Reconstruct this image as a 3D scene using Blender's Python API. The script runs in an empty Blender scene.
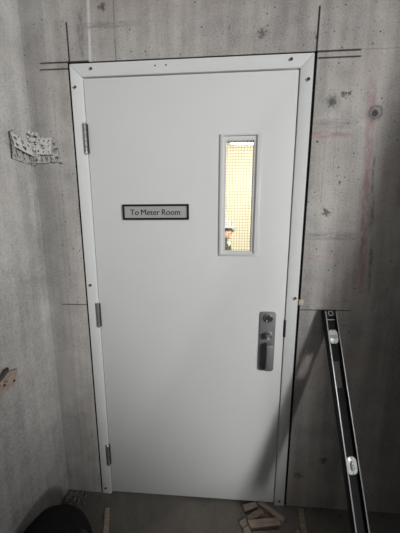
import bpy, bmesh, math, random
from mathutils import Vector, Matrix
rnd = random.Random(7)
SC = bpy.context.scene
COL = SC.collection
ORIGIN = {}          # object name -> world origin of its thing

# ------------------------------------------------------------------ objects
def props(o, label=None, cat=None, group=None, kind=None):
    if label: o['label'] = label
    if cat: o['category'] = cat
    if group: o['group'] = group
    if kind: o['kind'] = kind
    return o

def empty(name, loc, label=None, cat=None, group=None, kind=None):
    o = bpy.data.objects.new(name, None)
    COL.objects.link(o)
    o.location = loc
    o.empty_display_size = .05
    ORIGIN[o.name] = Vector(loc)
    return props(o, label, cat, group, kind)

def build(name, bm, mat, parent=None, loc=None, smooth=35):
    """Link a bmesh in world coordinates as one mesh object."""
    if parent is not None: org = ORIGIN[parent.name]
    else: org = Vector(loc) if loc is not None else Vector((0, 0, 0))
    bmesh.ops.recalc_face_normals(bm, faces=bm.faces)
    bmesh.ops.translate(bm, verts=bm.verts, vec=-org)
    me = bpy.data.meshes.new(name)
    bm.to_mesh(me); bm.free()
    if smooth:
        for p in me.polygons: p.use_smooth = True
        me.set_sharp_from_angle(angle=math.radians(smooth))
    o = bpy.data.objects.new(name, me)
    COL.objects.link(o)
    if mat: me.materials.append(mat)
    if parent is not None: o.parent = parent
    else: o.location = org
    ORIGIN[o.name] = org
    return o

# ------------------------------------------------------------------ shapes
def merge(bm, t, mat=None):
    me = bpy.data.meshes.new('tmp')
    if mat is not None: t.transform(mat)
    t.to_mesh(me); t.free()
    bm.from_mesh(me); bpy.data.meshes.remove(me)

def box(bm, x0, x1, y0, y1, z0, z1, bev=0, mat=None, seg=2):
    t = bmesh.new()
    bmesh.ops.create_cube(t, size=1)
    for v in t.verts:
        v.co = ((x0+x1)/2+v.co.x*(x1-x0), (y0+y1)/2+v.co.y*(y1-y0), (z0+z1)/2+v.co.z*(z1-z0))
    if bev: bmesh.ops.bevel(t, geom=t.edges[:], offset=bev, segments=seg, affect='EDGES', profile=.5)
    merge(bm, t, mat)

def ring(bm, o, i, y0, y1, bev=0):
    """Rectangular ring in the xz plane; o, i = (x0, x1, z0, z1)."""
    t = bmesh.new()
    def loop(r, y): return [t.verts.new((x, y, z)) for x, z in ((r[0], r[2]), (r[1], r[2]), (r[1], r[3]), (r[0], r[3]))]
    a, b, c, d = loop(o, y0), loop(i, y0), loop(o, y1), loop(i, y1)
    for k in range(4):
        j = (k+1) % 4
        t.faces.new((a[k], a[j], b[j], b[k])); t.faces.new((c[k], d[k], d[j], c[j]))
        t.faces.new((a[k], c[k], c[j], a[j])); t.faces.new((b[k], b[j], d[j], d[k]))
    bmesh.ops.recalc_face_normals(t, faces=t.faces)
    if bev:
        es = [e for e in t.edges if len(e.link_faces) == 2 and e.calc_face_angle(0) > .5]
        bmesh.ops.bevel(t, geom=es, offset=bev, segments=2, affect='EDGES', profile=.5)
    merge(bm, t)

def prism(bm, poly, y0, y1, bev=0, axis='y', mat=None):
    """Polygon (x, z) extruded along y, or (x, y) extruded along z."""
    t = bmesh.new()
    P = (lambda p, h: (p[0], h, p[1])) if axis == 'y' else (lambda p, h: (p[0], p[1], h))
    a = [t.verts.new(P(p, y0)) for p in poly]; b = [t.verts.new(P(p, y1)) for p in poly]
    n = len(poly)
    t.faces.new(a); t.faces.new(b[::-1])
    for k in range(n): t.faces.new((a[k], a[(k+1) % n], b[(k+1) % n], b[k]))
    bmesh.ops.recalc_face_normals(t, faces=t.faces)
    if bev: bmesh.ops.bevel(t, geom=t.edges[:], offset=bev, segments=2, affect='EDGES', profile=.5)
    merge(bm, t, mat)

def lathe(bm, prof, mat=None, n=24):
    """Profile [(r, h)] turned about local z, then moved by mat."""
    t = bmesh.new(); rows = []
    for r, h in prof:
        if r < 1e-6: rows.append([t.verts.new((0, 0, h))])
        else: rows.append([t.verts.new((r*math.cos(2*math.pi*k/n), r*math.sin(2*math.pi*k/n), h)) for k in range(n)])
    for a, b in zip(rows, rows[1:]):
        for k in range(n):
            j = (k+1) % n
            if len(a) == 1 and len(b) == 1: continue
            if len(a) == 1: t.faces.new((a[0], b[j], b[k]))
            elif len(b) == 1: t.faces.new((a[k], a[j], b[0]))
            else: t.faces.new((a[k], a[j], b[j], b[k]))
    merge(bm, t, mat)

def tube(bm, pts, r, n=10, closed=False):
    pts = [Vector(p) for p in pts]; t = bmesh.new(); rows = []
    m = len(pts); up = Vector((.13, .21, .97)).normalized()
    for k, p in enumerate(pts):
        a = pts[(k-1) % m] if closed or k else p
        b = pts[(k+1) % m] if closed or k < m-1 else p
        d = (b-a).normalized(); s = d.cross(up).normalized(); u = s.cross(d)
        rr = r[k] if isinstance(r, (list, tuple)) else r
        rows.append([t.verts.new(p+rr*(math.cos(2*math.pi*q/n)*s+math.sin(2*math.pi*q/n)*u)) for q in range(n)])
    pairs = list(zip(rows, rows[1:])) + ([(rows[-1], rows[0])] if closed else [])
    for a, b in pairs:
        for q in range(n): t.faces.new((a[q], a[(q+1) % n], b[(q+1) % n], b[q]))
    if not closed: t.faces.new(rows[0][::-1]); t.faces.new(rows[-1])
    merge(bm, t)

def ball(bm, c, r, rot=None, sub=3):
    t = bmesh.new(); bmesh.ops.create_icosphere(t, subdivisions=sub, radius=1)
    r = r if isinstance(r, (tuple, list)) else (r, r, r)
    m = Matrix.Translation(c) @ (rot or Matrix()) @ Matrix.Diagonal((*r, 1))
    merge(bm, t, m)

FACE = Matrix.Rotation(math.pi/2, 4, 'X')      # local z -> -y (out of the back wall)
def at_face(x, y, z): return Matrix.Translation((x, y, z)) @ FACE

# ------------------------------------------------------------------ materials
class NT:
    def __init__(s, name):
        s.m = bpy.data.materials.new(name); s.m.use_nodes = True
        s.t = s.m.node_tree; s.n = s.t.nodes; s.b = s.n['Principled BSDF']; s.out = s.n['Material Output']
        s.tc = s.n.new('ShaderNodeTexCoord'); s.co = s.tc.outputs['Object']; s._x = None
    def new(s, kind, **kw):
        n = s.n.new(kind)
        for k, v in kw.items(): setattr(n, k, v)
        return n
    def put(s, sock, v):
        if hasattr(v, 'is_output') or isinstance(v, bpy.types.NodeSocket): s.t.links.new(v, sock)
        else: sock.default_value = v
    def math(s, op, a, b=0., c=0., clamp=False):
        n = s.new('ShaderNodeMath', operation=op, use_clamp=clamp)
        for i, v in enumerate((a, b, c)): s.put(n.inputs[i], v)
        return n.outputs[0]
    def noise(s, scale, detail=4, rough=.55, dist=0, vec=None, stretch=None):
        v = vec or s.co
        if stretch:
            mp = s.new('ShaderNodeMapping'); s.put(mp.inputs[0], v); mp.inputs['Scale'].default_value = stretch; v = mp.outputs[0]
        n = s.new('ShaderNodeTexNoise'); s.put(n.inputs['Vector'], v)
        n.inputs['Scale'].default_value = scale; n.inputs['Detail'].default_value = detail
        n.inputs['Roughness'].default_value = rough; n.inputs['Distortion'].default_value = dist
        return n.outputs[0]
    def vor(s, scale, feat='F1'):
        n = s.new('ShaderNodeTexVoronoi', feature=feat); s.put(n.inputs['Vector'], s.co); n.inputs['Scale'].default_value = scale
        return n
    def rng(s, v, a, b, c=0., d=1.):
        n = s.new('ShaderNodeMapRange', interpolation_type='SMOOTHSTEP')
        for i, q in enumerate((v, a, b, c, d)): s.put(n.inputs[i], q)
        return n.outputs[0]
    def mix(s, f, a, b, mode='MIX'):
        n = s.new('ShaderNodeMix', data_type='RGBA', blend_type=mode)
        s.put(n.inputs[0], f); s.put(n.inputs[6], a); s.put(n.inputs[7], b)
        return n.outputs[2]
    def xyz(s):
        if s._x is None:
            n = s.new('ShaderNodeSeparateXYZ'); s.put(n.inputs[0], s.co); s._x = n.outputs
        return s._x
    def bump(s, h, strength=.3, dist=.01, prev=None):
        n = s.new('ShaderNodeBump'); n.inputs['Strength'].default_value = strength; n.inputs['Distance'].default_value = dist
        s.put(n.inputs['Height'], h)
        if prev is not None: s.put(n.inputs['Normal'], prev)
        return n.outputs[0]

def c4(c): return (c[0], c[1], c[2], 1.)

def plain(name, col, rough=.5, metal=0., var=.06, scale=40, bump=0., spec=.5, stretch=None, bdist=.002):
    g = NT(name)
    n = g.noise(scale, 5, stretch=stretch)
    lo = c4([k*(1-var*2) for k in col]); hi = c4([min(1, k*(1+var*2)) for k in col])
    g.put(g.b.inputs['Base Color'], g.mix(n, lo, hi))
    g.b.inputs['Roughness'].default_value = rough; g.b.inputs['Metallic'].default_value = metal
    g.b.inputs['Specular IOR Level'].default_value = spec
    if bump: g.put(g.b.inputs['Normal'], g.bump(g.noise(scale*3, 4, stretch=stretch), bump, bdist))
    return g.m

def concrete(name, base, marks=(), spots=(), rough_bump=.25, up='z', streak=1., pore=1., warm=0., low_rough=0.):
    """Cast concrete: cloudy tone, form-board streaks, pores, then marks (bands) and spots (discs)."""
    g = NT(name); X, Y, Z = g.xyz()
    big = g.noise(1.7, 5, .6); mid = g.noise(9, 6, .6, .4); fine = g.noise(150, 4, .75)
    st = (14, 14, .9) if up == 'z' else (3, 3, 3)
    strk = g.noise(1., 4, .6, vec=None, stretch=st)
    v = g.math('ADD', g.math('MULTIPLY', big, .55), g.math('MULTIPLY', mid, .40))
    v = g.math('ADD', v, g.math('MULTIPLY', strk, .62*streak))
    v = g.math('ADD', v, g.math('MULTIPLY', fine, .68))
    f = g.rng(v, .76, 1.48)
    dk = c4([k*.56 for k in base]); lt = c4([min(1, k*1.48) for k in base])
    col = g.mix(f, dk, lt)
    tint = g.rng(g.noise(3.1, 3), .45, .75, 0, .35)
    col = g.mix(tint, col, c4((base[0]*1.10, base[1]*.98, base[2]*.92)))
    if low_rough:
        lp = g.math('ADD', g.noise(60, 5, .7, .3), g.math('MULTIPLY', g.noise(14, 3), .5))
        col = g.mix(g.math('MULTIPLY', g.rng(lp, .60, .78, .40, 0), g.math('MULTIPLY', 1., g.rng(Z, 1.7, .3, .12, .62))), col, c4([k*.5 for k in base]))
    # pores
    vo = g.vor(34); cr = g.new('ShaderNodeSeparateColor'); g.put(cr.inputs[0], vo.outputs['Color'])
    pm = g.rng(vo.outputs['Distance'], .07, .15, 1, 0)
    pm = g.math('MULTIPLY', pm, g.rng(cr.outputs[0], .62, .72, 0, .95*pore))
    vo2 = g.vor(75); cr2 = g.new('ShaderNodeSeparateColor'); g.put(cr2.inputs[0], vo2.outputs['Color'])
    pm2 = g.rng(vo2.outputs['Distance'], .12, .26, 1, 0)
    pm2 = g.math('MULTIPLY', pm2, g.rng(cr2.outputs[0], .6, .8, 0, .55*pore))
    pores = g.math('MAXIMUM', pm, pm2)
    col = g.mix(pores, col, c4([k*.22 for k in base]))
    flk = g.rng(g.noise(80, 3, .65, stretch=(1, 1, .38)), .63, .74, 0, .55*pore)
    col = g.mix(flk, col, c4([k*.40 for k in base]))
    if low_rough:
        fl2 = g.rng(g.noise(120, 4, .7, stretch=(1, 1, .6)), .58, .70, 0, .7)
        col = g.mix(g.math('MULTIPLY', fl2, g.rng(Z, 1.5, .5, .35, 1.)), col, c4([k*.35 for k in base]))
    wob = g.math('SUBTRACT', g.noise(7, 3), .5)
    ragged = g.noise(70, 4, .7, stretch=(1, 1, .35))
    wiped = g.noise(60, 4, .7, stretch=(.22, 1, 1.3))
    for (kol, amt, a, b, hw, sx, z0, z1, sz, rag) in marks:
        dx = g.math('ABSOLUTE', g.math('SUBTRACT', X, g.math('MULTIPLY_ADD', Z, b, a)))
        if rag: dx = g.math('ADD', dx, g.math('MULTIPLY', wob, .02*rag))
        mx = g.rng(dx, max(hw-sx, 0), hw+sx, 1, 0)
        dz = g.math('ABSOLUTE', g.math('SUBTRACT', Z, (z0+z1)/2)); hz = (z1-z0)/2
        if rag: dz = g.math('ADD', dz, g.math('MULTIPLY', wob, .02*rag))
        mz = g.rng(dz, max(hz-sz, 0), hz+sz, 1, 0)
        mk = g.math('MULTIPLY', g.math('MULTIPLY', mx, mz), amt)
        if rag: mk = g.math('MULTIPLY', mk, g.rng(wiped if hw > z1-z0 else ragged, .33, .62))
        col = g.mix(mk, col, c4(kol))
    for (kol, amt, x, z, r0, r1, s, rag) in spots:      # discs (r0 = 0) and rings
        ax = g.math('SUBTRACT', X, x); az = g.math('SUBTRACT', Z, z)
        d = g.math('SQRT', g.math('ADD', g.math('MULTIPLY', ax, ax), g.math('MULTIPLY', az, az)))
        if rag: d = g.math('ADD', d, g.math('MULTIPLY', g.math('SUBTRACT', g.noise(85, 5, .7), .5), .085*rag))
        mk = g.rng(d, r1-s, r1+s, amt, 0)
        if r0: mk = g.math('MULTIPLY', mk, g.rng(d, r0-s, r0+s, 0, 1))
        col = g.mix(mk, col, c4(kol))
    g.put(g.b.inputs['Base Color'], col)
    g.b.inputs['Roughness'].default_value = .88
    g.b.inputs['Specular IOR Level'].default_value = .25
    h = g.math('ADD', g.math('MULTIPLY', mid, .7), g.math('MULTIPLY', g.noise(55, 6, .65), .5))
    if low_rough:
        lump = g.math('MULTIPLY', g.noise(28, 6, .7, .8), g.rng(Z, 1.6, .2, .15, 1.9*low_rough))
        h = g.math('ADD', h, lump)
    h = g.math('SUBTRACT', h, g.math('MULTIPLY', pores, .6))
    g.put(g.b.inputs['Normal'], g.bump(h, rough_bump, .012))
    return g.m

BLACK = (.016, .015, .016); PINK = (.40, .235, .25); GREY = (.16, .165, .165); LIGHT = (.66, .65, .64)
back_marks = [
    # saw overcuts at the corners of the opening
    (BLACK, .92, -.5045, -.0035, .0034, .0012, 2.195, 2.360, .004, 0),
    (BLACK, .90, -.533, 0, .112, .004, 2.2068, 2.2135, .0016, 0),
    (BLACK, .90, -.580, 0, .067, .004, 2.1818, 2.1880, .0016, 0),
    (BLACK, .95, .5000, .0085, .0040, .0014, 2.195, 2.365, .004, 0),
    (BLACK, .90, .606, 0, .086, .004, 2.2028, 2.2100, .0016, 0),
    (BLACK, .90, .610, 0, .084, .004, 2.1798, 2.1860, .0016, 0),
    (BLACK, .75, -.578, 0, .072, .006, 1.1245, 1.1305, .0016, 0),
    (BLACK, .75, .640, 0, .116, .008, 1.1210, 1.1262, .0016, 0),
    (BLACK, .30, .95, 0, .26, .02, 2.2050, 2.2085, .0014, 0),
    # pink and grey marking paint
    (PINK, .85, .852, -.0502, .014, .007, 1.21, 1.76, .02, 1),
    (PINK, .65, .852, -.0502, .016, .008, 1.76, 2.10, .03, 1.2),
    (PINK, .75, .600, 0, .085, .03, 1.882, 1.908, .008, .8),
    (PINK, .22, .610, 0, .09, .05, 1.34, 1.40, .03, 2),
    (GREY, .75, .890, -.0502, .006, .004, 1.20, 1.45, .03, .5),
    (GREY, .8, .877, -.0502, .005, .004, 1.66, 1.80, .02, .5),
    (GREY, .55, .600, 0, .09, .04, 1.918, 1.955, .014, 1.2),
    (GREY, .6, .640, 0, .10, .03, 1.455, 1.485, .010, 1.2),
    (GREY, .65, .880, -.0502, .010, .008, 1.50, 1.66, .05, 1),
    # form joints, streaks and hairline cracks
    (BLACK, .55, -.3150, .0035, .0025, .0018, 2.20, 2.50, .01, .12),
    (LIGHT, .85, -.4970, .0348, .0060, .0040, 2.20, 2.50, .01, 0),
    (GREY, .6, -.340, 0, .11, .05, 2.33, 2.348, .008, 1.5),
    (GREY, .75, -.4550, 0, .012, .008, 2.22, 2.39, .03, 1),
    (BLACK, .50, -.350, 0, .006, .003, 2.395, 2.425, .008, 1.2),
    (BLACK, .45, .575, .004, .0014, .001, 1.62, 1.99, .02, .12),
    (BLACK, .35, .616, .004, .0014, .001, 1.72, 1.95, .02, .12),
    (BLACK, .30, .655, .004, .0014, .001, 1.30, 1.62, .02, .12),
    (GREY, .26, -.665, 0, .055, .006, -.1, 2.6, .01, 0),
    (GREY, .35, -.60, 0, .006, .004, 1.20, 2.1, .1, .8),
    (PINK, .35, -.525, 0, .006, .004, 2.03, 2.10, .02, .5),
    (PINK, .20, .05, 0, .42, .2, 2.36, 2.42, .03, 3),
    (BLACK, .35, -.52, 0, .01, .008, 1.55, 1.62, .03, 1.5),
]
back_spots = [
    (BLACK, .97, .7705, 1.972, 0, .0135, .004, .12), (BLACK, .65, .7735, 1.9755, .0215, .0265, .003, .3), (GREY, .4, .77, 1.973, 0, .033, .01, .3),
    (BLACK, .85, .596, 2.020, 0, .013, .008, .7), (GREY, .6, .596, 2.020, 0, .026, .012, .8),
    (BLACK, .7, .640, 2.045, 0, .010, .005, .9), (BLACK, .7, .662, 2.050, 0, .006, .003, .7),
    (BLACK, .8, .548, 1.868, 0, .004, .002, .3), (BLACK, .7, .610, 1.573, 0, .014, .007, 1), (BLACK, .7, .60, 1.59, 0, .006, .004, 1),
    (BLACK, .6, -.355, 2.405, 0, .012, .006, .9), (BLACK, .55, .515, 2.26, 0, .006, .003, .6), (BLACK, .6, .30, 2.28, 0, .016, .01, 1.2),
    (BLACK, .7, .655, 1.70, 0, .006, .003, .6), (BLACK, .8, .87, .355, 0, .005, .003, .3), (BLACK, .6, .70, .30, 0, .016, .01, 1.2), (BLACK, .5, .58, .20, 0, .02, .012, 1.4),
]
M = {}
def mottled(name, col, dark, edge):
    g = NT(name)
    n = g.noise(95, 4, .6)
    c = g.mix(g.rng(n, edge, edge+.08), c4(col), c4(dark))
    g.put(g.b.inputs['Base Color'], c); g.b.inputs['Roughness'].default_value = .8
    g.put(g.b.inputs['Normal'], g.bump(n, .4, .003))
    return g.m
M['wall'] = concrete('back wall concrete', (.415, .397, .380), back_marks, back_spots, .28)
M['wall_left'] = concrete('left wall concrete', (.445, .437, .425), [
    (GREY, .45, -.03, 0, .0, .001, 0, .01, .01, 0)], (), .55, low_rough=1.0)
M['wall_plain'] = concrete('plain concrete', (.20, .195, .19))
M['floor'] = concrete('floor concrete', (.16, .147, .133), (), (), .6, up='x', pore=.5)
M['door'] = plain('white door paint', (.735, .75, .74), .62, var=.012, scale=6, bump=.04, spec=.12)
M['frame'] = plain('white frame paint', (.735, .75, .745), .58, spec=.15, var=.02, scale=14, bump=.05)
M['lite'] = plain('grey white lite frame', (.66, .67, .67), .4, var=.02, scale=14)
M['plate'] = plain('brushed grey metal', (.23, .235, .24), .45, .3, .05, 30, .05, stretch=(1, 1, 8))
M['cylinder'] = plain('satin nickel', (.55, .55, .54), .28, 1., .05, 60)
M['hinge'] = plain('hinge steel', (.30, .305, .31), .38, .7, .12, 60)
M['hinge_tip'] = plain('hinge tip steel', (.75, .75, .75), .25, .9, .05, 60)
M['dark'] = plain('dark gap steel', (.03, .03, .03), .6)
M['gap_shade'] = plain('black gap shade', (.008, .008, .008), .9, spec=.1)  # black colour stands in for shade in the frame gap
M['rust'] = plain('rusty screw', (.085, .045, .045), .6, .3, .25, 300)
M['chip'] = plain('chipped paint', (.30, .26, .25), .8, 0, .3, 300)
M['sign_black'] = plain('black sign frame', (.010, .010, .011), .6, spec=.2)
M['sign_plate'] = plain('silver sign plate', (.46, .46, .455), .45, .2, .02, 20)
M['letter'] = plain('black lettering', (.02, .02, .022), .5)
M['level'] = plain('black level body', (.009, .009, .010), .5, 0, .1, 120, spec=.25)
M['level_web'] = plain('grained black web', (.016, .016, .017), .7, 0, .3, 700, .5, .2)
M['alu'] = plain('machined aluminium', (.42, .42, .42), .40, .4, .04, 60)
M['vial_body'] = plain('clear white vial block', (.80, .81, .80), .2, 0, .03, 60)
M['vial'] = plain('pale vial', (.62, .66, .58), .12, 0, .03, 60)
M['bag'] = plain('black fuzzy fabric', (.012, .012, .013), .95, 0, .25, 90, .6, .15)
M['webbing'] = plain('black webbing', (.018, .018, .019), .8, 0, .2, 400, .4)
M['cream'] = plain('cream painted wall', (.90, .85, .70), .75, 0, .02, 3)
M['ceil'] = plain('white ceiling', (.8, .78, .7), .8, 0, .02, 3)
M['lamp_body'] = plain('lamp housing', (.8, .8, .8), .4)
M['skin'] = plain('skin', (.80, .50, .385), .5, 0, .08, 30)
M['hair'] = plain('dark hair', (.035, .03, .028), .6, 0, .2, 200)
M['helmet'] = plain('white helmet shell', (.43, .44, .415), .5, 0, .01, 10)
M['jacket'] = plain('dark olive jacket', (.055, .06, .045), .85, 0, .15, 120, .2)
M['white_cloth'] = plain('white cloth', (.75, .75, .73), .8, 0, .03, 100)
M['trousers'] = plain('dark trousers', (.03, .035, .05), .85, 0, .1, 120)
M['boot'] = plain('brown boots', (.09, .055, .03), .6, 0, .1, 80)
M['eye'] = plain('eye', (.03, .025, .02), .2)
M['stone'] = plain('rubble', (.16, .15, .135), .9, 0, .25, 60, .4)
M['galv'] = mottled('cement splashed steel', (.56, .55, .53), (.12, .115, .11), .58)
M['galv2'] = mottled('duller cement splashed steel', (.46, .45, .43), (.09, .085, .08), .53)
M['splash'] = mottled('cement splash', (.52, .51, .49), (.12, .115, .11), .58)

def wood(name, base, dark, stretch, spots=0):
    g = NT(name)
    n = g.noise(22, 6, .6, .6, stretch=stretch)
    col = g.mix(g.rng(n, .3, .7), c4(dark), c4(base))
    if spots:
        col = g.mix(g.rng(g.noise(75, 2), .60, .68, 0, .85), col, c4((.085, .04, .025)))
    g.put(g.b.inputs['Base Color'], col)
    g.b.inputs['Roughness'].default_value = .75
    g.put(g.b.inputs['Normal'], g.bump(n, .25, .004))
    return g.m
M['shim'] = wood('shim wood', (.40, .325, .26), (.28, .22, .17), (1, 5, 5))
M['shim_dark'] = wood('darker shim wood', (.30, .235, .18), (.20, .15, .11), (1, 5, 5))
M['pale_wood'] = wood('pale raw wood', (.62, .55, .46), (.48, .42, .35), (1, 5, 5))
M['board'] = wood('stained board', (.42, .335, .275), (.30, .23, .18), (5, 1, 5), 1)

g = NT('clear glass')
tr = g.new('ShaderNodeBsdfTransparent'); gl = g.new('ShaderNodeBsdfGlossy'); mx = g.new('ShaderNodeMixShader'); fr = g.new('ShaderNodeFresnel')
tr.inputs[0].default_value = (.97, .97, .95, 1); gl.inputs['Roughness'].default_value = .03; fr.inputs[0].default_value = 1.45
g.put(mx.inputs[0], g.math('MULTIPLY', fr.outputs[0], .6)); g.put(mx.inputs[1], tr.outputs[0]); g.put(mx.inputs[2], gl.outputs[0]); g.put(g.out.inputs[0], mx.outputs[0])
M['glass'] = g.m
M['wire'] = plain('glass wire', (.37, .335, .25), .5, .2)
g = NT('lamp tube'); g.b.inputs['Emission Color'].default_value = (1, .95, .82, 1); g.b.inputs['Emission Strength'].default_value = 20; M['tube'] = g.m

# ------------------------------------------------------------------ the room
XL, XR = -.718, 1.20          # side walls
YF = -4.3                     # wall behind the camera
H = 2.70
OPX, OPZ = .5118, 2.2008      # outside of the door frame
IX, IZ = .460, 2.149          # inside of the door frame

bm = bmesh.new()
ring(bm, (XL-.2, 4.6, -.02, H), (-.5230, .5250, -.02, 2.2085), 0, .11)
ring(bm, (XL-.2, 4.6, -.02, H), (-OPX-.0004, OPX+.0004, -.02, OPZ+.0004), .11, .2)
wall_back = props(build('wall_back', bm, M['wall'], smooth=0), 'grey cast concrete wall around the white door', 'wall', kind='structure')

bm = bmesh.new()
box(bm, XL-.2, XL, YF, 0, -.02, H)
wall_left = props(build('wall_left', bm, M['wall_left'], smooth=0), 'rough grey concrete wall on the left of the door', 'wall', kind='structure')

# right wall; its opening is made up, shaped to cut the work light
JY, LINT = -.47, 2.55
bm = bmesh.new()
def side(poly):      # polygon in (y, z) given the wall's thickness
    prism(bm, [(-y, z) for y, z in poly], XR, XR+.15, mat=Matrix(((0, 1, 0, 0), (-1, 0, 0, 0), (0, 0, 1, 0), (0, 0, 0, 1))))
side([(0, -.02), (0, H), (JY, H), (JY, 2.05), (-.80, 1.10), (-.92, .56), (-.92, -.02)])     # made-up sloping edge, shades the wall right of the door
side([(-.92, -.02), (-.92, .56), (-1.20, .60), (-1.38, .80), (-1.60, 1.06), (-1.80, 1.34), (-2.3, 2.0), (-2.3, -.02)])  # sloping sill, added to shade the lower door and left wall
side([(-2.3, -.02), (-2.3, H), (YF, H), (YF, -.02)])
side([(JY, LINT), (JY, H), (-2.3, H), (-2.3, LINT)])
props(build('wall_right', bm, M['wall_plain'], smooth=0), 'grey concrete wall on the right side of the passage, with an unseen opening added to shape the light', 'wall', kind='structure')
bm = bmesh.new(); box(bm, XL-.2, 4.6, YF-.2, YF, -.02, H)
props(build('wall_front', bm, M['wall_plain'], smooth=0), 'grey concrete wall behind the camera', 'wall', kind='structure')
bm = bmesh.new(); box(bm, 4.6, 4.8, YF-.2, .2, -.02, H)
props(build('wall_outer', bm, M['wall_plain'], smooth=0), 'grey concrete wall across the space on the right', 'wall', kind='structure')
bm = bmesh.new(); box(bm, XL-.2, 4.8, YF-.2, .2, -.15, 0)
floor = props(build('floor', bm, M['floor'], smooth=0), 'dark dusty concrete floor in front of the door', 'floor', kind='structure')
bm = bmesh.new(); box(bm, XL-.2, 4.8, YF-.2, .2, H, H+.15)
props(build('ceiling', bm, M['wall_plain'], smooth=0), 'grey concrete ceiling', 'ceiling', kind='structure')

# room beyond the door
RX0, RX1, RY1, RH = -.9, 1.9, 2.9, 3.0
bm = bmesh.new()
box(bm, RX0, RX1, RY1, RY1+.1, 0, RH)
props(build('wall_beyond', bm, M['cream'], smooth=0), 'cream painted wall seen through the narrow door window', 'wall', kind='structure')
for nm, x0, x1 in (('wall_beyond_left', RX0-.1, RX0), ('wall_beyond_right', RX1, RX1+.1)):
    bm = bmesh.new(); box(bm, x0, x1, .2, RY1+.1, 0, RH)
    props(build(nm, bm, M['cream'], smooth=0), 'cream side wall of the room beyond the door', 'wall', kind='structure')
bm = bmesh.new(); box(bm, RX0-.1, RX1+.1, .2, RY1+.1, -.15, 0)
props(build('floor_beyond', bm, M['wall_plain'], smooth=0), 'concrete floor of the room beyond the door', 'floor', kind='structure')
bm = bmesh.new(); box(bm, RX0-.1, RX1+.1, .2, RY1+.1, RH, RH+.1)
props(build('ceiling_beyond', bm, M['ceil'], smooth=0), 'pale ceiling of the room beyond the door', 'ceiling', kind='structure')
bm = bmesh.new(); box(bm, RX0-.1, RX1+.1, .14, .2, H, RH+.1)
props(build('wall_beyond_header', bm, M['cream'], smooth=0), 'cream wall strip above the door in the room beyond', 'wall', kind='structure')

# ------------------------------------------------------------------ door frame
frame = empty('trim_1', (0, 0, 0), 'white painted steel door frame with mitred corners', 'door frame', kind='structure')
FY = -.004
def jamb(sx):
    bm = bmesh.new()
    g_ = .0007
    prism(bm, [(sx*OPX, 0), (sx*IX, 0), (sx*IX, IZ-g_), (sx*OPX, OPZ-g_)], FY, .16, .0016)
    box(bm, *sorted((sx*IX, sx*(IX-.016))), .052, .12, 0, IZ, .001)
    return bm
build('jamb', jamb(-1), M['frame'], frame)
right_jamb = build('jamb', jamb(1), M['frame'], frame)
bm = bmesh.new()
prism(bm, [(-OPX+.0007, OPZ), (-IX+.0007, IZ), (IX-.0007, IZ), (OPX-.0007, OPZ)], FY, .16, .0016)
box(bm, -IX, IX, .052, .12, IZ-.016, IZ, .001)
build('header', bm, M['frame'], frame)
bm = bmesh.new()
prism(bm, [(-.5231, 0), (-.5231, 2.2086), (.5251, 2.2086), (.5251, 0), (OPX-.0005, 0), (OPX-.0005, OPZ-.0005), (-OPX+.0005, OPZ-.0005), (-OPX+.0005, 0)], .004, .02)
props(build('gap_shade', bm, M['gap_shade'], frame), 'black strip for the shade in the gap around the frame')  # dark strip set in the gap in place of its shade
bm = bmesh.new(); box(bm, -IX, IX, .01, .12, 0, .006, .001)
build('threshold', bm, M['dark'], frame)
bm = bmesh.new(); box(bm, .4570, .4600, -.0055, .03, .985, 1.072, .0008)
box(bm, .4585, .4635, -.0056, -.0035, .985, 1.072, .0008)
build('strike_plate', bm, M['dark'], frame)
for x, z, s in [(-.4167, 2.1793, 1), (-.4927, 2.1107, 1), (.421, 2.1812, 1.1), (.4934, 2.106, 1.2), (.4990, 1.181, 1.1), (-.4900, 1.2302, 1),
                (-.4910, .0367, 1.1), (.4868, .030, 1), (-.1394, 2.1798, .55), (-.0927, 2.1799, .55)]:
    bm = bmesh.new()
    lathe(bm, [(0, .0012), (.0022*s, .0012), (.003*s, .0022), (.0052*s, .0018), (.0056*s, 0), (.0056*s, -.003), (0, -.003)], at_face(x, FY, z), 14)
    sc = build('screw', bm, M['rust'], frame)
    if s >= 1:
        bm = bmesh.new()
        a0 = rnd.uniform(0, 6)
        poly = [(x-.006+.010*math.cos(a0+k)*rnd.uniform(.5, 1), z-.003+.010*math.sin(a0+k)*rnd.uniform(.5, 1)) for k in (0, 1.1, 2.1, 3.0, 4.2, 5.2)]
        prism(bm, poly, FY-.0006, FY+.001)
        build('chipped_paint', bm, M['chip'], sc)

# ------------------------------------------------------------------ door
LX, LZ0, LZ1, LY = .4555, .012, 2.1445, .001
door = empty('door_1', (0, 0, 0), 'white metal door with narrow wired glass window and grey pull handle', 'door', kind='structure')
GX0, GX1, GZ0, GZ1 = .1650, .2850, 1.402, 1.8805
bm = bmesh.new()
ring(bm, (-LX, LX, LZ0, LZ1), (GX0-.008, GX1+.008, GZ0-.008, GZ1+.008), LY, LY+.044, .0012)
leaf = build('door_leaf', bm, M['door'], door)
bm = bmesh.new()
ring(bm, (.1375, .3165, 1.3788, 1.9065), (.1500, .2965, 1.3912, 1.8985), -.0065, .001, .0022)
ring(bm, (.1496, .2969, 1.3908, 1.8989), (GX0, GX1, GZ0, GZ1), .0015, .011, .0012)
ring(bm, (GX0-.0075, GX1+.0075, GZ0-.0075, GZ1+.0075), (GX0, GX1, GZ0, GZ1), .009, .028, .001)
lite = build('window_frame', bm, M['lite'], door)
bm = bmesh.new(); box(bm, GX0-.004, GX1+.004, .018, .024, GZ0-.004, GZ1+.004)
glass = build('glass_pane', bm, M['glass'], lite, smooth=0)
bm = bmesh.new(); wr = .0008
k = GX0+.0055
while k < GX1: box(bm, k-wr, k+wr, .0206, .0214, GZ0, GZ1); k += .0125
k = GZ0+.006
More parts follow.
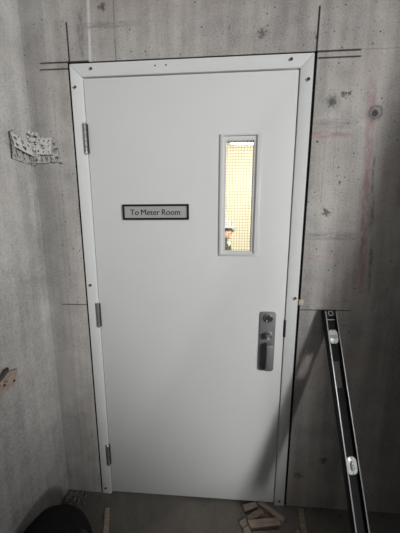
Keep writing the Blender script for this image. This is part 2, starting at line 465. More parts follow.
while k < GZ1: box(bm, GX0, GX1, .0204, .0212, k-wr, k+wr); k += .0125
build('wire_grid', bm, M['wire'], lite, smooth=0)

# handle set
bm = bmesh.new()
t = bmesh.new(); bmesh.ops.create_cube(t, size=1)
for v in t.verts: v.co = (.3772+v.co.x*.0745, -.0025+v.co.y*.007, .9580+v.co.z*.306)
bmesh.ops.bevel(t, geom=[e for e in t.edges if abs((e.verts[0].co-e.verts[1].co).y) > .005], offset=.012, segments=5, affect='EDGES', profile=.5)
bmesh.ops.bevel(t, geom=[e for e in t.edges if abs((e.verts[0].co-e.verts[1].co).y) < 1e-5 and e.verts[0].co.y < -.004], offset=.002, segments=2, affect='EDGES', profile=.5)
merge(bm, t)
plate = build('handle_plate', bm, M['plate'], door)
bm = bmesh.new()
lathe(bm, [(.0215, 0), (.0215, .006), (.0195, .010), (.0165, .0105), (.0160, .0085), (.0145, .0085), (.0140, .0105), (0, .0105)], at_face(.3785, -.0058, 1.0815), 32)
cyl = build('lock_cylinder', bm, M['cylinder'], plate)
bm = bmesh.new()
box(bm, .3770, .3800, -.0172, -.0160, 1.069, 1.079); lathe(bm, [(.0042, 0), (.0042, .001), (0, .001)], at_face(.3785, -.0161, 1.0805), 14)
build('keyhole', bm, M['dark'], cyl)
# thumb piece: a short round stub with a scooped end above the grip
bm = bmesh.new()
lathe(bm, [(.0205, 0), (.0205, .004), (.0180, .007), (.0150, .008), (.0150, .020), (.0165, .024), (.0165, .028), (.0130, .031), (.0070, .029), (0, .028)], at_face(.3815, -.0055, .9960), 28)
build('thumb_latch', bm, M['plate'], plate)
# pull grip: leaves the plate at the top, runs down, returns to the plate at the foot
def grip_bm(x0, x1):
    out = [(-.004, .958), (-.030, .958), (-.037, .955), (-.040, .948), (-.040, .850), (-.036, .830), (-.028, .818), (-.004, .814)]
    inn = [(-.004, .942), (-.020, .942), (-.026, .938), (-.029, .930), (-.029, .858), (-.026, .845), (-.020, .836), (-.004, .832)]
    t = bmesh.new()
    L = [[t.verts.new((x, y, z)) for y, z in P] for x in (x0, x1) for P in (out, inn)]
    oa, ia, ob, ib = L
    for k in range(7):
        t.faces.new((oa[k], oa[k+1], ia[k+1], ia[k])); t.faces.new((ob[k], ib[k], ib[k+1], ob[k+1]))
        t.faces.new((oa[k], ob[k], ob[k+1], oa[k+1])); t.faces.new((ia[k], ia[k+1], ib[k+1], ib[k]))
    t.faces.new((oa[0], ia[0], ib[0], ob[0])); t.faces.new((oa[7], ob[7], ib[7], ia[7]))
    bmesh.ops.recalc_face_normals(t, faces=t.faces)
    es = [e for e in t.edges if e.calc_face_angle(0) > 1.2]
    bmesh.ops.bevel(t, geom=es, offset=.003, segments=3, affect='EDGES', profile=.5)
    return t
build('pull_grip', grip_bm(.3700, .4000), M['plate'], plate)

# hinges
for z0, z1 in ((1.835, 1.966), (1.012, 1.142), (.196, .328)):
    hx = -.4605
    bm = bmesh.new(); n = 5; seg = (z1-z0-.012)/n
    for k in range(n):
        a = z0+.006+k*seg
        lathe(bm, [(0, a+.0006), (.0066, a+.0006), (.0072, a+.0014), (.0072, a+seg-.0014), (.0066, a+seg-.0006), (0, a+seg-.0006)], Matrix.Translation((hx, -.0085, 0)), 18)
    box(bm, hx-.012, hx+.001, -.0052, -.002, z0+.006, z1-.006)
    hg = build('hinge', bm, M['hinge'], door)
    bm = bmesh.new()
    lathe(bm, [(0, z1+.001), (.0045, z1), (.0078, z1-.004), (.0078, z1-.0065), (0, z1-.0065)], Matrix.Translation((hx, -.0085, 0)), 18)
    lathe(bm, [(0, z0-.001), (.0045, z0), (.0078, z0+.004), (.0078, z0+.0065), (0, z0+.0065)], Matrix.Translation((hx, -.0085, 0)), 18)
    build('hinge_pin', bm, M['hinge_tip'], hg)
    bm = bmesh.new(); box(bm, hx+.0055, hx+.0105, -.0065, .006, z0+.004, z1-.004)
    build('hinge_gap', bm, M['dark'], hg)

# ------------------------------------------------------------------ sign
SX0, SX1, SZ0, SZ1 = -.3095, -.0010, 1.5450, 1.6145
sign = empty('door_sign', ((SX0+SX1)/2, LY, (SZ0+SZ1)/2), 'small grey sign in a black frame reading To Meter Room on the white door', 'sign')
bm = bmesh.new(); ring(bm, (SX0, SX1, SZ0, SZ1), (SX0+.0085, SX1-.0085, SZ0+.0085, SZ1-.0085), LY-.010, LY, .0015)
build('sign_frame', bm, M['sign_black'], sign)
bm = bmesh.new(); box(bm, SX0+.008, SX1-.008, LY-.005, LY-.0005, SZ0+.008, SZ1-.008)
build('sign_plate', bm, M['sign_plate'], sign)
cu = bpy.data.curves.new('lettering', 'FONT'); cu.body = 'To Meter Room'; cu.align_x = 'CENTER'; cu.align_y = 'CENTER'; cu.extrude = .01; cu.space_word = .8
to = bpy.data.objects.new('tmp_text', cu); COL.objects.link(to)
bpy.context.view_layer.update()
me = bpy.data.meshes.new_from_object(to.evaluated_get(bpy.context.evaluated_depsgraph_get()))
bpy.data.objects.remove(to)
bm = bmesh.new(); bm.from_mesh(me); bpy.data.meshes.remove(me)
xs = [v.co.x for v in bm.verts]; ys = [v.co.y for v in bm.verts]
sx = .233/(max(xs)-min(xs)); sy = sx*1.0
cx, cy = (max(xs)+min(xs))/2, (max(ys)+min(ys))/2
for v in bm.verts:
    x, y, z = v.co
    v.co = (-.158+(x-cx)*sx, LY-.0052-(z*sx*.2), 1.5790+(y-cy)*sy)
me = bpy.data.meshes.new('tmp'); bm.to_mesh(me)
for k, dx in enumerate((-.0007, .0007)):
    t = bmesh.new(); t.from_mesh(me); bmesh.ops.translate(t, verts=t.verts, vec=(dx, -.00004*(k+1), .0003*(2*k-1))); merge(bm, t)
bpy.data.meshes.remove(me)
build('lettering', bm, M['letter'], sign, smooth=0)

# ------------------------------------------------------------------ spirit level leaning on the wall
d = Vector((.0267, -.4339, -1)).normalized(); nn = Vector((.985, .166, -.046)); nn = (nn-nn.dot(d)*d).normalized()
fn = nn.cross(d); fn = fn if fn.y < 0 else -fn
P0 = Vector((.6535, -.0245, 1.1345)); WID, TH = .0585, .026
hw = WID/2
low = min((P0-TH*fn+s*nn*hw).z for s in (-1, 1)); LEN = low/-d.z
LM = Matrix(((nn.x, d.x, fn.x, P0.x), (nn.y, d.y, fn.y, P0.y), (nn.z, d.z, fn.z, P0.z), (0, 0, 0, 1)))   # local (across, down, out)
base = P0+d*LEN
level = empty('spirit_level', (base.x, base.y, 0), 'long black spirit level with silver edges leaning on the concrete wall', 'spirit level')
def lb(bm, u0, u1, v0, v1, w0, w1, bev=0): box(bm, u0, u1, v0, v1, w0, w1, bev, LM)
SU, SV0, SV1 = .0175, .222, .330
holes = [(SV0, SV1), (LEN-SV1, LEN-SV0)]
bm = bmesh.new()
for s in (-1, 1): lb(bm, *sorted((s*hw, s*(hw-.0065))), .0, LEN, -TH, -.0008, .0006)
build('flanges', bm, M['level'], level)
bm = bmesh.new()
edges = [0.004] + [e for h in holes for e in h] + [LEN-.004]
for a, b in zip(edges[::2], edges[1::2]): lb(bm, -hw+.006, hw-.006, a, b, -.018, -.0125)
for a, b in holes:
    for s in (-1, 1): lb(bm, *sorted((s*SU, s*(hw-.006))), a, b, -.0185, -.0120)
web = build('web', bm, M['level_web'], level)
for s in (-1, 1):
    bm = bmesh.new(); lb(bm, *sorted((s*(hw-.0008), s*(hw-.0058))), .006, LEN-.006, -.0012, .0004, .0003)
    props(build('edge_rail', bm, M['alu'], level), 'bright silver edge')
for a, b in ((-.001, .030), (LEN-.03, LEN)):
    bm = bmesh.new(); lb(bm, -hw+.0062, hw-.0062, max(a, 0), b, -.024, -.0030, .0025)
    cap = build('end_cap', bm, M['level'], level)
    if a < .01: top_cap = cap
bm = bmesh.new()
pts = []
for k in range(20):
    a = 2*math.pi*k/20; cs, sn = math.cos(a), math.sin(a)
    pts.append(LM @ Vector((.011*math.copysign(abs(cs)**.6, cs), .0155+.0088*math.copysign(abs(sn)**.6, sn), -.0028)))
tube(bm, pts, .0020, 8, closed=True)
props(build('hanging_ring', bm, M['alu'], top_cap), 'small silver ring')
bm = bmesh.new(); lb(bm, -hw+.0065, hw-.0065, .0425, .0450, -.0130, -.0115)
props(build('cross_line', bm, M['alu'], web), 'thin silver line')
def vial(vc, flip):
    bm = bmesh.new(); prof = []
    poly = []
    for k in range(28):
        a = 2*math.pi*k/28; cs, sn = math.cos(a), math.sin(a)
        poly.append(((.0232)*math.copysign(abs(cs)**.62, cs), vc+.0300*math.copysign(abs(sn)**.75, sn)))
    prism(bm, poly, -.021, -.006, .0015, axis='z', mat=LM)
    vb = props(build('vial_block', bm, M['vial_body'], level), 'clear white vial block')
    bm = bmesh.new(); R_ = LM @ Matrix.Translation((0, vc, -.0055))
    rot = Matrix.Rotation(math.pi/2, 4, 'X' if flip else 'Y')
    lathe(bm, [(0, -.016), (.005, -.0155), (.0068, -.013), (.0072, 0), (.0068, .013), (.005, .0155), (0, .016)], R_ @ rot, 18)
    build('vial', bm, M['vial'], vb)
    bm = bmesh.new()
    for q in (-.005, .005):
        t = Matrix.Translation((0, vc+q, -.0055)) if flip else Matrix.Translation((q, vc, -.0055))
        lathe(bm, [(.0073, -.0004), (.0078, -.0004), (.0078, .0004), (.0073, .0004)], LM @ t @ rot, 18)
    for q in (-.0262, .0262): lathe(bm, [(.0022, -.001), (.0022, .0006), (0, .0006)], LM @ Matrix.Translation((0, vc+q, -.006)), 10)
    build('vial_line', bm, M['dark'], vb)
vial(.118, False); vial(.606, True); vial(LEN-.118, False)

# ------------------------------------------------------------------ wood shims on the floor
def shim(poly, z0, z1, th, label, tilt=0., mat='shim', grp=None):
    cx = sum(p[0] for p in poly)/len(poly); cy = sum(p[1] for p in poly)/len(poly)
    bm = bmesh.new(); t = bmesh.new(); n = len(poly)
    xs = [p[0] for p in poly]; span = max(xs)-min(xs)
    def zz(p): return z0+(z1-z0)*(p[0]-min(xs))/span
    a = [t.verts.new((p[0], p[1], zz(p))) for p in poly]; b = [t.verts.new((p[0], p[1], zz(p)+th)) for p in poly]
    t.faces.new(a); t.faces.new(b[::-1])
    for k in range(n): t.faces.new((a[k], a[(k+1) % n], b[(k+1) % n], b[k]))
    bmesh.ops.recalc_face_normals(t, faces=t.faces)
    bmesh.ops.bevel(t, geom=t.edges[:], offset=.0008, segments=1, affect='EDGES')
    merge(bm, t)
    return props(build('wooden_shim', bm, M[mat], None, (cx, cy, min(z0, z1)), smooth=30), label, 'wood shim', grp)
PG = 'wood shims heaped by the door'
T = .007
shim([(.2866, -.0221), (.3578, -.0015), (.3645, -.0242), (.2939, -.0486)], .0085, .0085, T, 'short tan wood shim at the back of the heap, touching the door bottom', grp=PG)
shim([(.3101, -.0560), (.3600, -.0330), (.4620, -.0768), (.4350, -.1000)], .0005, .0005, T, 'dark wide wood shim lying at the bottom middle of the heap', mat='shim_dark', grp=PG)
shim([(.3652, -.0060), (.4020, -.0040), (.5003, -.0680), (.4798, -.0857)], .0085, .0085, T, 'long thin wood shim slanting to the right corner of the heap', grp=PG)
shim([(.2572, -.0932), (.2962, -.0700), (.3028, -.0965), (.2723, -.1163)], .0005, .0005, T, 'small square-ended wood shim at the left tip of the heap', grp=PG)
shim([(.3000, -.0745), (.3790, -.0330), (.3900, -.0560), (.3079, -.0980)], .0160, .0160, T*.8, 'brown wood shim slanting across the middle of the heap', mat='shim_dark', grp=PG)
shim([(.3004, -.0950), (.3134, -.1235), (.4674, -.1004), (.4613, -.0704)], .0222, .0165, T*.8, 'wide pale wood shim lying topmost at the front of the heap', grp=PG)
shim([(.2746, -.1181), (.3016, -.1046), (.3168, -.1348), (.2816, -.1450)], .0005, .0005, T, 'stubby wood shim at the front left of the heap', grp=PG)
shim([(.3187, -.1262), (.4613, -.1097), (.4660, -.1700), (.3280, -.1850)], .0005, .0005, T, 'wide brown wood shim lowest in the photo, under the topmost one', mat='shim_dark', grp=PG)
shim([(.5506, -.1013), (.5180, -.1300), (.5640, -.1280)], .0005, .0005, T, 'small pointed wood offcut between the heap and the lone strip')
shim([(.5854, -.0152), (.6136, -.0135), (.5950, -.0900), (.5862, -.1950), (.5560, -.1970), (.5690, -.0880)], .0005, .0005, T, 'lone wood strip on the floor right of the door frame foot')
shim([(-.4614, -.0791), (-.4375, -.0732), (-.3951, -.1783), (-.3800, -.2500), (-.4100, -.2530), (-.4224, -.1799)], .0005, .0005, T, 'lone wood strip on the floor near the left foot of the door frame')

# shim end poking out beside the frame
bm = bmesh.new(); box(bm, .5140, .5360, -.0100, .028, 1.148, 1.174, .003)
props(build('wood_wedge', bm, M['pale_wood'], None, (.526, 0, 1.16)), 'tiny pale wood wedge stuck between the frame and the concrete', 'wedge')

# ------------------------------------------------------------------ rubble along the wall foot
bm = bmesh.new()
for k in range(190):
    if k < 130: x = XL+.008+abs(rnd.gauss(0, .045)); y = -.008-abs(rnd.gauss(0, .055))
    elif k < 165: x = rnd.uniform(XL+.01, -.53); y = -.006-abs(rnd.gauss(0, .012))
    else: x = rnd.uniform(.53, 1.1); y = -.006-abs(rnd.gauss(0, .012))
    s = rnd.uniform(.003, .0095)*(1.2 if k < 60 else .7)
    t = bmesh.new(); bmesh.ops.create_icosphere(t, subdivisions=1, radius=s)
    for v in t.verts: v.co *= rnd.uniform(.65, 1.2)
    merge(bm, t, Matrix.Translation((max(x, XL+s), min(y, -s), s*.7)) @ Matrix.Rotation(rnd.uniform(0, 6), 4, 'Z'))
props(build('rubble', bm, M['stone'], None, (XL, 0, 0), smooth=0), 'loose grey rubble crumbs in the corner at the wall foot', 'rubble', kind='stuff')

# ------------------------------------------------------------------ perforated bracket in the corner
def perforated(nx, nz, fn3, th, r=.33):
    """Plate of nx by nz cells, a hole in each cell; fn3(u, v) -> (point, normal)."""
    t = bmesh.new(); cache = {}
    def vert(u, v, s):
        key = (round(u, 5), round(v, 5), s)
        if key not in cache:
            p, n = fn3(u/nx, v/nz); cache[key] = t.verts.new(Vector(p)+Vector(n)*(th*s))
        return cache[key]
    def out(i, j, k):
        return [(1, .5), (1, 1), (.5, 1), (0, 1), (0, .5), (0, 0), (.5, 0), (1, 0)][k]
    for i in range(nx):
        for j in range(nz):
            jx, jz, rr = rnd.uniform(-.1, .1), rnd.uniform(-.1, .1), r*rnd.uniform(.75, 1.15)
            hole = rnd.random() < .85
            o = [(i+out(i, j, k)[0], j+out(i, j, k)[1]) for k in range(8)]
            c = [(i+.5+jx+rr*math.cos(k*math.pi/4), j+.5+jz+rr*math.sin(k*math.pi/4)) for k in range(8)]
            for s in (0, 1):
                for k in range(8):
                    q = (k+1) % 8
                    t.faces.new((vert(*o[k], s), vert(*o[q], s), vert(*c[q], s), vert(*c[k], s)))
                if not hole: t.faces.new([vert(*p, s) for p in c])
            if hole:
                for k in range(8):
                    q = (k+1) % 8
                    t.faces.new((vert(*c[k], 0), vert(*c[q], 0), vert(*c[q], 1), vert(*c[k], 1)))
    # rim
    for i in range(2*nx):
        for z in (0, nz): t.faces.new((vert(i/2, z, 0), vert(i/2+.5, z, 0), vert(i/2+.5, z, 1), vert(i/2, z, 1)))
    for j in range(2*nz):
        for x in (0, nx): t.faces.new((vert(x, j/2, 0), vert(x, j/2+.5, 0), vert(x, j/2+.5, 1), vert(x, j/2, 1)))
    return t
def quad(p00, p10, p11, p01, bulge=0.):
    p00, p10, p11, p01 = map(Vector, (p00, p10, p11, p01))
    n = (p10-p00).cross(p01-p00).normalized()
    if n.y > 0 or (abs(n.y) < .3 and n.x < 0): n = -n
    return lambda u, v: (p00*(1-u)*(1-v)+p10*u*(1-v)+p11*u*v+p01*(1-u)*v+n*bulge*(math.sin(u*9+v*4)*.5+math.sin(v*7)*.5), n)
bk = empty('perforated_bracket', (XL, 0, 1.80), 'crumpled perforated steel bracket across the corner on the left wall', 'bracket')
WX = XL
bm = bmesh.new(); merge(bm, perforated(5, 3, quad((WX+.003, -.125, 1.800), (WX+.004, -.002, 1.802), (WX+.006, -.002, 1.905), (WX+.004, -.128, 1.872), .002), .003))
build('lower_flange', bm, M['galv2'], bk)
bm = bmesh.new(); merge(bm, perforated(5, 3, quad((WX+.004, -.004, 1.812), (-.592, -.006, 1.818), (-.600, -.006, 1.905), (WX+.006, -.004, 1.905), .002), .003))
build('wall_flange', bm, M['galv2'], bk)
bm = bmesh.new(); merge(bm, perforated(3, 2, quad((WX+.010, -.114, 1.848), (WX+.026, -.034, 1.834), (WX+.016, -.028, 1.886), (WX+.008, -.120, 1.902), .004), .003, .26))
build('upper_plate', bm, M['galv'], bk)
bm = bmesh.new(); merge(bm, perforated(3, 3, quad((-.687, -.020, 1.846), (-.621, -.016, 1.845), (-.615, -.012, 1.917), (-.681, -.016, 1.918), .001), .004, .2))
wp = build('square_plate', bm, M['galv'], bk)
bm = bmesh.new()
lathe(bm, [(.010, 0), (.010, .005), (.008, .007), (0, .007)], at_face(-.651, -.020, 1.881), 6)
build('bolt', bm, M['galv2'], wp)
bm = bmesh.new()
for k in range(70):
    s = rnd.uniform(.004, .011)
    p = (WX+.004+abs(rnd.gauss(0, .016)), -.004-abs(rnd.gauss(0, .016)), 1.876+rnd.uniform(-.045, .060))
    t = bmesh.new(); bmesh.ops.create_icosphere(t, subdivisions=2, radius=s)
    for v in t.verts: v.co *= rnd.uniform(.75, 1.2)
    merge(bm, t, Matrix.Translation(p))
props(build('cement_splash', bm, M['splash'], bk), 'lumpy cement in the fold')
bm = bmesh.new(); tube(bm, [(WX+.004, -.125, 1.800), (WX+.012, -.129, 1.840), (WX+.010, -.130, 1.900), (WX+.018, -.122, 1.908)], .0025, 8)
build('bent_edge', bm, M['dark'], bk)
bm = bmesh.new(); tube(bm, [(-.592, -.004, 1.815), (-.578, -.010, 1.812)], .003, 8)
build('torn_tip', bm, M['hinge'], bk)

bk.location.z -= .013

# ------------------------------------------------------------------ board scrap on the left wall
bs = empty('board_scrap', (XL, -.28, .90), 'small tan board scrap with dark spots nailed to the rough left wall', 'board')
bm = bmesh.new(); t = bmesh.new()
poly = [(-.233, .922), (-.246, .895), (-.262, .862), (-.320, .878), (-.345, .900), (-.330, .925), (-.296, .935), (-.285, .940)]
a = [t.verts.new((XL, y, z)) for y, z in poly]; b = [t.verts.new((XL+.016, y, z)) for y, z in poly]
t.faces.new(a); t.faces.new(b[::-1])
for k in range(len(poly)): t.faces.new((a[k], a[(k+1) % len(poly)], b[(k+1) % len(poly)], b[k]))
bmesh.ops.recalc_face_normals(t, faces=t.faces); bmesh.ops.bevel(t, geom=t.edges[:], offset=.001, segments=1, affect='EDGES'); merge(bm, t)
build('board', bm, M['board'], bs)
bm = bmesh.new()
tube(bm, [(XL+.006, -.335, .905), (XL+.018, -.308, .932), (XL+.020, -.290, .948), (XL+.012, -.276, .948), (XL+.002, -.268, .940)], [.005, .007, .008, .006, .004], 10)
props(build('bent_strap', bm, M['dark'], bs), 'dark bent strap over the top edge')
for y, z in ((-.257, .884), (-.300, .895)):
    bm = bmesh.new(); lathe(bm, [(.005, 0), (.005, .003), (0, .004)], Matrix.Translation((XL+.0155, y, z)) @ Matrix.Rotation(math.pi/2, 4, 'Y'), 10)
    build('nail_head', bm, M['dark'], bs)

# ------------------------------------------------------------------ black bag
bag = empty('fabric_bag', (-.55, -.34, 0), 'black rounded fabric bag at the bottom left, near the rough concrete wall', 'bag')
bm = bmesh.new(); t = bmesh.new()
bmesh.ops.create_uvsphere(t, u_segments=48, v_segments=28, radius=1)
for v in t.verts:
    x, y, z = v.co
    zz = (abs(z)**.85)*(1 if z > 0 else -1); r = math.sqrt(max(0, 1-abs(zz)**2.3)); rr = math.hypot(x, y) or 1
    a = math.atan2(y, x)
    w = 1+.03*math.sin(3*a+2*z)+.02*math.sin(7*a-3*z)
    v.co = (-.550+x/rr*r*.150*w, -.335+y/rr*r*.130*w, .150+zz*.150)
merge(bm, t)
bagbody = build('bag_body', bm, M['bag'], bag)
bm = bmesh.new()
tube(bm, [(-.425+.022*math.cos(a), -.325, .215+.035*math.sin(a)) for a in [math.pi*k/10 for k in range(11)]], .009, 10)
build('carry_loop', bm, M['webbing'], bag)

# ------------------------------------------------------------------ lamp in the room beyond
lamp = empty('ceiling_lamp', (.85, 2.2, RH), 'bright fluorescent lamp glimpsed at the top of the door window', 'lamp')
bm = bmesh.new(); box(bm, .30, 1.50, 2.13, 2.27, 2.685, 2.725, .006)
build('lamp_housing', bm, M['lamp_body'], lamp)
for y in (2.165, 2.235):
    bm = bmesh.new(); lathe(bm, [(0, -.57), (.013, -.57), (.013, .57), (0, .57)], Matrix.Translation((.90, y, 2.664)) @ Matrix.Rotation(math.pi/2, 4, 'Y'), 16)
    build('lamp_tube', bm, M['tube'], lamp)
for x in (.45, 1.35):
    bm = bmesh.new(); box(bm, x-.008, x+.008, 2.192, 2.208, 2.72, RH)
    build('hanger', bm, M['lamp_body'], lamp)

# ------------------------------------------------------------------ person beyond the door
PX, PY = .222, 1.52
def cap(bm, p, q, r0, r1, n=6):
    p, q = Vector(p), Vector(q)
    for k in range(n+1):
        f = k/n; ball(bm, p.lerp(q, f), r0+(r1-r0)*f, sub=2)
def chain(bm, pts):
    for (p, r), (q, s) in zip(pts, pts[1:]):
        L = (Vector(q)-Vector(p)).length
        cap(bm, p, q, r, s, max(2, int(L/(min(r, s)*.45))))
def fuse(bm, name, mat, parent, vox=.007, smooth=4):
    """One continuous skin around the shapes in bm (person-local metres)."""
    me = bpy.data.meshes.new('tmp'); bm.to_mesh(me); bm.free()
    o = bpy.data.objects.new('tmp_body', me); COL.objects.link(o)
    r = o.modifiers.new('r', 'REMESH'); r.mode = 'VOXEL'; r.voxel_size = vox
    s = o.modifiers.new('s', 'SMOOTH'); s.iterations = smooth; s.factor = .5
    bpy.context.view_layer.update()
    m2 = bpy.data.meshes.new_from_object(o.evaluated_get(bpy.context.evaluated_depsgraph_get()))
    bpy.data.objects.remove(o)
    b2 = bmesh.new(); b2.from_mesh(m2); bpy.data.meshes.remove(m2)
    bmesh.ops.translate(b2, verts=b2.verts, vec=(PX, PY, 0))
    return build(name, b2, mat, parent, smooth=180)
person = empty('person', (PX, PY, 0), 'person in a white hard hat and dark jacket, in profile behind the door window', 'person')
HC = Vector((0, 0, 1.51))      # head centre, facing +x
bm = bmesh.new()
ball(bm, HC+Vector((-.012, 0, .028)), (.095, .076, .088))             # skull
ball(bm, HC+Vector((.028, 0, -.040)), (.064, .060, .066))             # face
ball(bm, HC+Vector((.058, 0, -.082)), (.030, .032, .022))             # chin
ball(bm, HC+Vector((.080, 0, .022)), (.016, .050, .013))              # brow
chain(bm, [((.088, 0, 1.524), .010), ((.104, 0, 1.492), .013), ((.098, 0, 1.484), .012)])   # nose
for s in (-1, 1):
    ball(bm, HC+Vector((.096, s*.011, -.026)), (.010, .009, .008))
    ball(bm, HC+Vector((.060, s*.036, -.030)), (.026, .022, .024))    # cheek
    ball(bm, HC+Vector((-.008, s*.078, -.010)), (.018, .008, .032))   # ear
ball(bm, HC+Vector((.088, 0, -.047)), (.011, .022, .006)); ball(bm, HC+Vector((.086, 0, -.059)), (.011, .020, .007))   # lips
chain(bm, [((-.022, 0, 1.45), .056), ((-.030, 0, 1.36), .058)])       # neck
chain(bm, [((-.02, 0, 1.30), .10), ((-.01, 0, 1.10), .11), ((-.01, 0, .92), .115)])
for s in (-1, 1):
    ball(bm, (-.02, s*.10, 1.22), (.10, .10, .14))
    sh, el, wr_ = (-.02, s*.175, 1.335), (-.045, s*.215, 1.06), (.04, s*.215, .83)
    chain(bm, [((-.02, s*.05, 1.345), .055), (sh, .052), (el, .039), (wr_, .027)])
    pl = Vector((.062, s*.212, .765)); ball(bm, pl, (.030, .016, .045), Matrix.Rotation(-.25, 4, 'Y'))
    for k, ln in enumerate((.070, .080, .074, .058)):
        b0 = pl+Vector((.024-.016*k, 0, -.036)); k1 = b0+Vector((.010, -s*.004, -ln*.5)); k2 = k1+Vector((-.006, -s*.016, -ln*.42))
        chain(bm, [(b0, .0088), (k1, .0084), (k2, .0072)])
    t0 = pl+Vector((.026, -s*.004, .020)); t1 = t0+Vector((.022, -s*.010, -.030)); t2 = t1+Vector((.002, -s*.008, -.028))
    chain(bm, [(t0, .011), (t1, .010), (t2, .008)])
    chain(bm, [((-.005, s*.085, .86), .092), ((.005, s*.095, .46), .055), ((-.02, s*.10, .09), .038)])
    chain(bm, [((-.03, s*.10, .045), .035), ((.10, s*.105, .035), .028)])
body = fuse(bm, 'body', M['skin'], person, .0065, 3)
for s in (-1, 1):
    bm = bmesh.new(); ball(bm, (PX+.081, PY+s*.031, 1.518), .0055, sub=2)
    build('eye', bm, M['eye'], person)
bm = bmesh.new(); ball(bm, HC+Vector((-.024, 0, .030)), (.094, .081, .082))
ball(bm, HC+Vector((-.055, 0, -.012)), (.055, .066, .05))
for s in (-1, 1): ball(bm, HC+Vector((.022, s*.066, .012)), (.022, .012, .030))
fuse(bm, 'hair', M['hair'], person, .007, 3)
# jacket
bm = bmesh.new()
chain(bm, [((-.02, 0, 1.29), .118), ((-.01, 0, 1.08), .128), ((-.01, 0, .86), .135)])
for s in (-1, 1):
    ball(bm, (-.02, s*.09, 1.21), (.115, .115, .16)); ball(bm, (-.01, s*.075, .90), (.125, .11, .12))
    chain(bm, [((-.02, s*.05, 1.345), .066), ((-.02, s*.178, 1.332), .066), ((-.045, s*.215, 1.06), .054), ((.035, s*.215, .845), .042)])
jacket = fuse(bm, 'jacket', M['jacket'], person, .010, 4)
bm = bmesh.new()
for k in range(24):
    a = 2*math.pi*k/24; b_ = 2*math.pi*(k+1)/24
    if abs(math.atan2(math.sin(a), math.cos(a))) < .3: continue
    cap(bm, (-.024+.068*math.cos(a), .066*math.sin(a), 1.385+.016*math.sin(a+2)*0), (-.022+.060*math.cos(a), .060*math.sin(a), 1.425-.012*math.cos(a)), .013, .011, 4)
fuse(bm, 'collar', M['jacket'], person, .007, 2)
bm = bmesh.new(); ball(bm, (.050, -.050, 1.352), (.020, .024, .036)); ball(bm, (.060, 0, 1.350), (.024, .04, .036))
props(fuse(bm, 'shirt_front', M['white_cloth'], person, .006, 3), 'white shirt at the throat')
bm = bmesh.new()
for s in (-1, 1): chain(bm, [((-.005, s*.08, .86), .108), ((.005, s*.095, .46), .075), ((-.02, s*.10, .10), .065)])
fuse(bm, 'trousers', M['trousers'], person, .010, 4)
for s in (-1, 1):
    bm = bmesh.new(); chain(bm, [((-.02, s*.10, .14), .052), ((-.03, s*.10, .052), .050), ((.05, s*.104, .048), .046), ((.11, s*.106, .045), .044)])
    b3 = fuse(bm, 'boot', M['boot'], person, .008, 3)
    for v in b3.data.vertices: v.co.z = max(v.co.z, .0)
# hard hat
bm = bmesh.new(); t = bmesh.new(); rows = []
hz = 1.533
for (f, h, brim) in [(.02, .122, 0), (.25, .119, 0), (.5, .108, 0), (.72, .088, 0), (.88, .060, 0), (.97, .030, 0), (1., .006, 0), (1.02, .001, .25), (1.04, -.003, 1.), (1.035, -.006, 1.), (.99, -.004, .2), (.96, .000, 0), (.92, .03, 0), (.80, .065, 0), (.5, .098, 0), (.02, .112, 0)]:
    row = []
    for k in range(40):
        a = 2*math.pi*k/40; ca, sa = math.cos(a), math.sin(a)
        rx, ry = .128*f, .108*f
        ex = brim*(.010+.040*max(0, ca)**1.5)
        row.append(t.verts.new((PX-.012+(rx+ex)*ca, PY+(ry+ex*.6)*sa, hz+h-brim*.012*max(0, ca)**2+(.007 if abs(sa) < .2 and h > .03 and f > .1 and len(rows) < 7 else 0))))
    rows.append(row)
for a, b in zip(rows, rows[1:]):
    for k in range(40): t.faces.new((a[k], a[(k+1) % 40], b[(k+1) % 40], b[k]))
t.faces.new(rows[0]); t.faces.new(rows[-1][::-1]); merge(bm, t)
props(build('hard_hat', bm, M['helmet'], person, smooth=50), 'white hard hat')

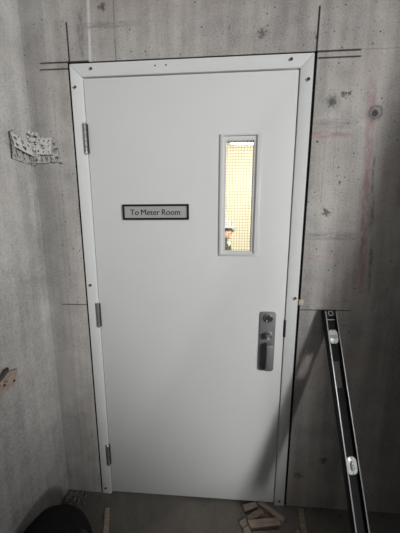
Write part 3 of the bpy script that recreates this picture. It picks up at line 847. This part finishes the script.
# ------------------------------------------------------------------ lights
def area(name, loc, aim, size, sy, power, col):
    L = bpy.data.lights.new(name, 'AREA'); L.shape = 'RECTANGLE'; L.size = size; L.size_y = sy; L.energy = power; L.color = col
    o = bpy.data.objects.new(name, L); COL.objects.link(o); o.location = loc
    o.rotation_euler = (Vector(aim)-Vector(loc)).to_track_quat('-Z', 'Y').to_euler()
    return o
area('work_light', (3.35, -3.45, 2.02), (-5, -4.6, 1.3), 1.25, 1.15, 256, (1, 1, .99))
area('passage_ceiling_light', (.2, -2.4, 2.66), (.2, -2.3, 0), 1.0, .3, 3, (1, .985, .95))
L = bpy.data.lights.new('door_fill_spot', 'SPOT'); L.energy = 22; L.spot_size = math.radians(66); L.spot_blend = 1; L.shadow_soft_size = .2; L.color = (1, 1, .99)  # unseen fill spot, added to brighten the door's upper left
o = bpy.data.objects.new('door_fill_spot', L); COL.objects.link(o); o.location = (-.15, -1.9, 2.6)
o.rotation_euler = (Vector((-.28, 0, 1.6))-o.location).to_track_quat('-Z', 'Y').to_euler()
area('meter_room_fill', (1.0, .5, 2.2), (.2, 2.4, 1.6), 1.2, .5, 52, (1, .98, .93))  # hidden fill, added to light the far wall and the person's face

W = bpy.data.worlds.new('world'); SC.world = W; W.use_nodes = True
W.node_tree.nodes['Background'].inputs[0].default_value = (.5, .5, .5, 1); W.node_tree.nodes['Background'].inputs[1].default_value = .2

# ------------------------------------------------------------------ camera
cam = bpy.data.cameras.new('camera'); co = bpy.data.objects.new('camera', cam); COL.objects.link(co)
cam.sensor_fit = 'VERTICAL'; cam.sensor_height = 36; cam.sensor_width = 27; cam.lens = 226.4356/533*36; cam.clip_start = .02
co.matrix_world = Matrix.Translation((.1143, -1.0589, 1.491)) @ (Matrix.Rotation(.061, 4, 'Z') @ Matrix.Rotation(1.4175, 4, 'X'))
SC.camera = co
vs = SC.view_settings
vs.view_transform = 'Standard'; vs.look = 'None'; vs.gamma = 1; vs.use_curve_mapping = False; vs.exposure = 0
